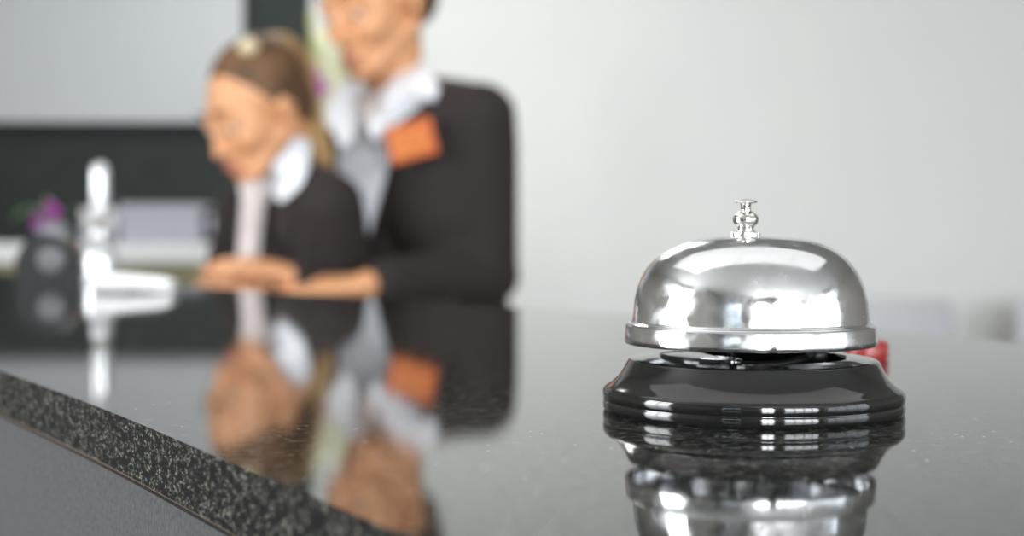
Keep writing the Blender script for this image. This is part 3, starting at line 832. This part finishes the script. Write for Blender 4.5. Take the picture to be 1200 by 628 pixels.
# seated / leaning woman ----------------------------------------
H1 = head_matrix(P(301, 129, 2.36), 46, 27, 0, .90)
J = dict(sl=P(383, 246, 2.36), sr=P(293, 252, 2.56), neck=P(338, 196, 2.48), hip=Vector((-.43, 2.86, .92)),
         el=P(402, 352, 2.42), wl=P(338, 326, 2.27), er=P(292, 345, 2.50), wr=P(318, 331, 2.30),
         vee=[(283, 205), (300, 196), (345, 190), (345, 215), (312, 240), (306, 300), (300, 330), (284, 330), (282, 260)],
         veep=Vector((0, 2.60, 0)))
J['hl'] = (J['wl'] + Vector((0, 0, .008)), Vector((-1, -.25, .16)), Vector((0, -.3, 1)), 1, .30, .82)
J['hr'] = (J['wr'] + Vector((0, 0, 0)), Vector((-1, -.10, -.03)), Vector((0, -.2, 1)), -1, .16, .85)
for s, dx, in (('l', .085), ('r', -.085)):
    J['hip' + s] = J['hip'] + Vector((dx, .02, -.06)); J['k' + s] = Vector((J['hip'].x + dx, J['hip'].y + .03, .46)); J['a' + s] = Vector((J['hip'].x + dx, J['hip'].y + .10, .09))
w1, b1 = person('person', 'woman with blonde ponytail and dark blazer leaning over the desk on folded hands', J, H1, M_hair1)
R = H1.to_3x3()
bm = bmesh.new()
ellip(bm, H1 @ Vector((0, .028, .044)), (.081, .092, .080), R); ellip(bm, H1 @ Vector((0, .070, -.005)), (.060, .046, .060), R)
for s in (-1, 1): ellip(bm, H1 @ Vector((s * .066, .018, .030)), (.014, .034, .030), R)
ob('hair', fuse(bm, .006, 4), M_hair1, w1)
pa = P(303, 66, 2.40)
bm = bmesh.new()
pp = spline([P(303, 80, 2.38), P(314, 62, 2.40), P(332, 62, 2.42), P(346, 84, 2.43), P(355, 120, 2.44), P(366, 155, 2.42), P(386, 203, 2.40)], 5)
rr = [.020 + .012 * math.sin(math.pi * min(1, i / len(pp) * 1.1)) for i in range(len(pp))]; rr[-1] = .006; rr[-2] = .012
tube(bm, pp, rr, 16); ob('ponytail', bm, M_pony, w1)
bm = bmesh.new()
bmesh.ops.create_uvsphere(bm, u_segments=20, v_segments=14, radius=1, matrix=Matrix.Translation(P(292, 57, 2.312)) @ Matrix.Diagonal((.017, .017, .017, 1)))
ob('hair_tie', bm, M_tie, w1)
bm = bmesh.new()
sheet(bm, [P(290, 205, 2.42), P(300, 200, 2.42), P(302, 222, 2.37), P(292, 236, 2.36), P(284, 232, 2.38), P(282, 215, 2.42)], .006)
ob('collar_wing', bm, M_shirt, w1, smooth=False)
bm = bmesh.new()
pth = spline([P(300, 212, 2.345), P(297, 235, 2.325), P(294, 265, 2.315), P(291, 295, 2.30), P(289, 316, 2.285)], 5)
ribbon(bm, pth, [.038 - .008 * i / len(pth) for i in range(len(pth))], (1, .25, 0), .008)
ob('neckerchief', bm, M_scarf, w1)

jk = kid(w1, 'jacket') + kid(w1, 'shirt')
drape('lapel', jk, [(330, 226), (316, 250), (307, 285), (304, 318)], [(350, 222), (346, 250), (336, 290), (312, 328)], M_jacket, w1, .003)
drape('lapel', jk, [(286, 236), (286, 262), (286, 290), (288, 318)], [(276, 240), (274, 262), (274, 290), (278, 318)], M_jacket, w1, .003)
drape('collar_wing', jk + [b1], [(348, 160), (331, 180), (316, 200), (308, 219)], [(364, 166), (362, 195), (350, 220), (329, 237)], M_shirt, w1, .016, .004, yd=2.38)
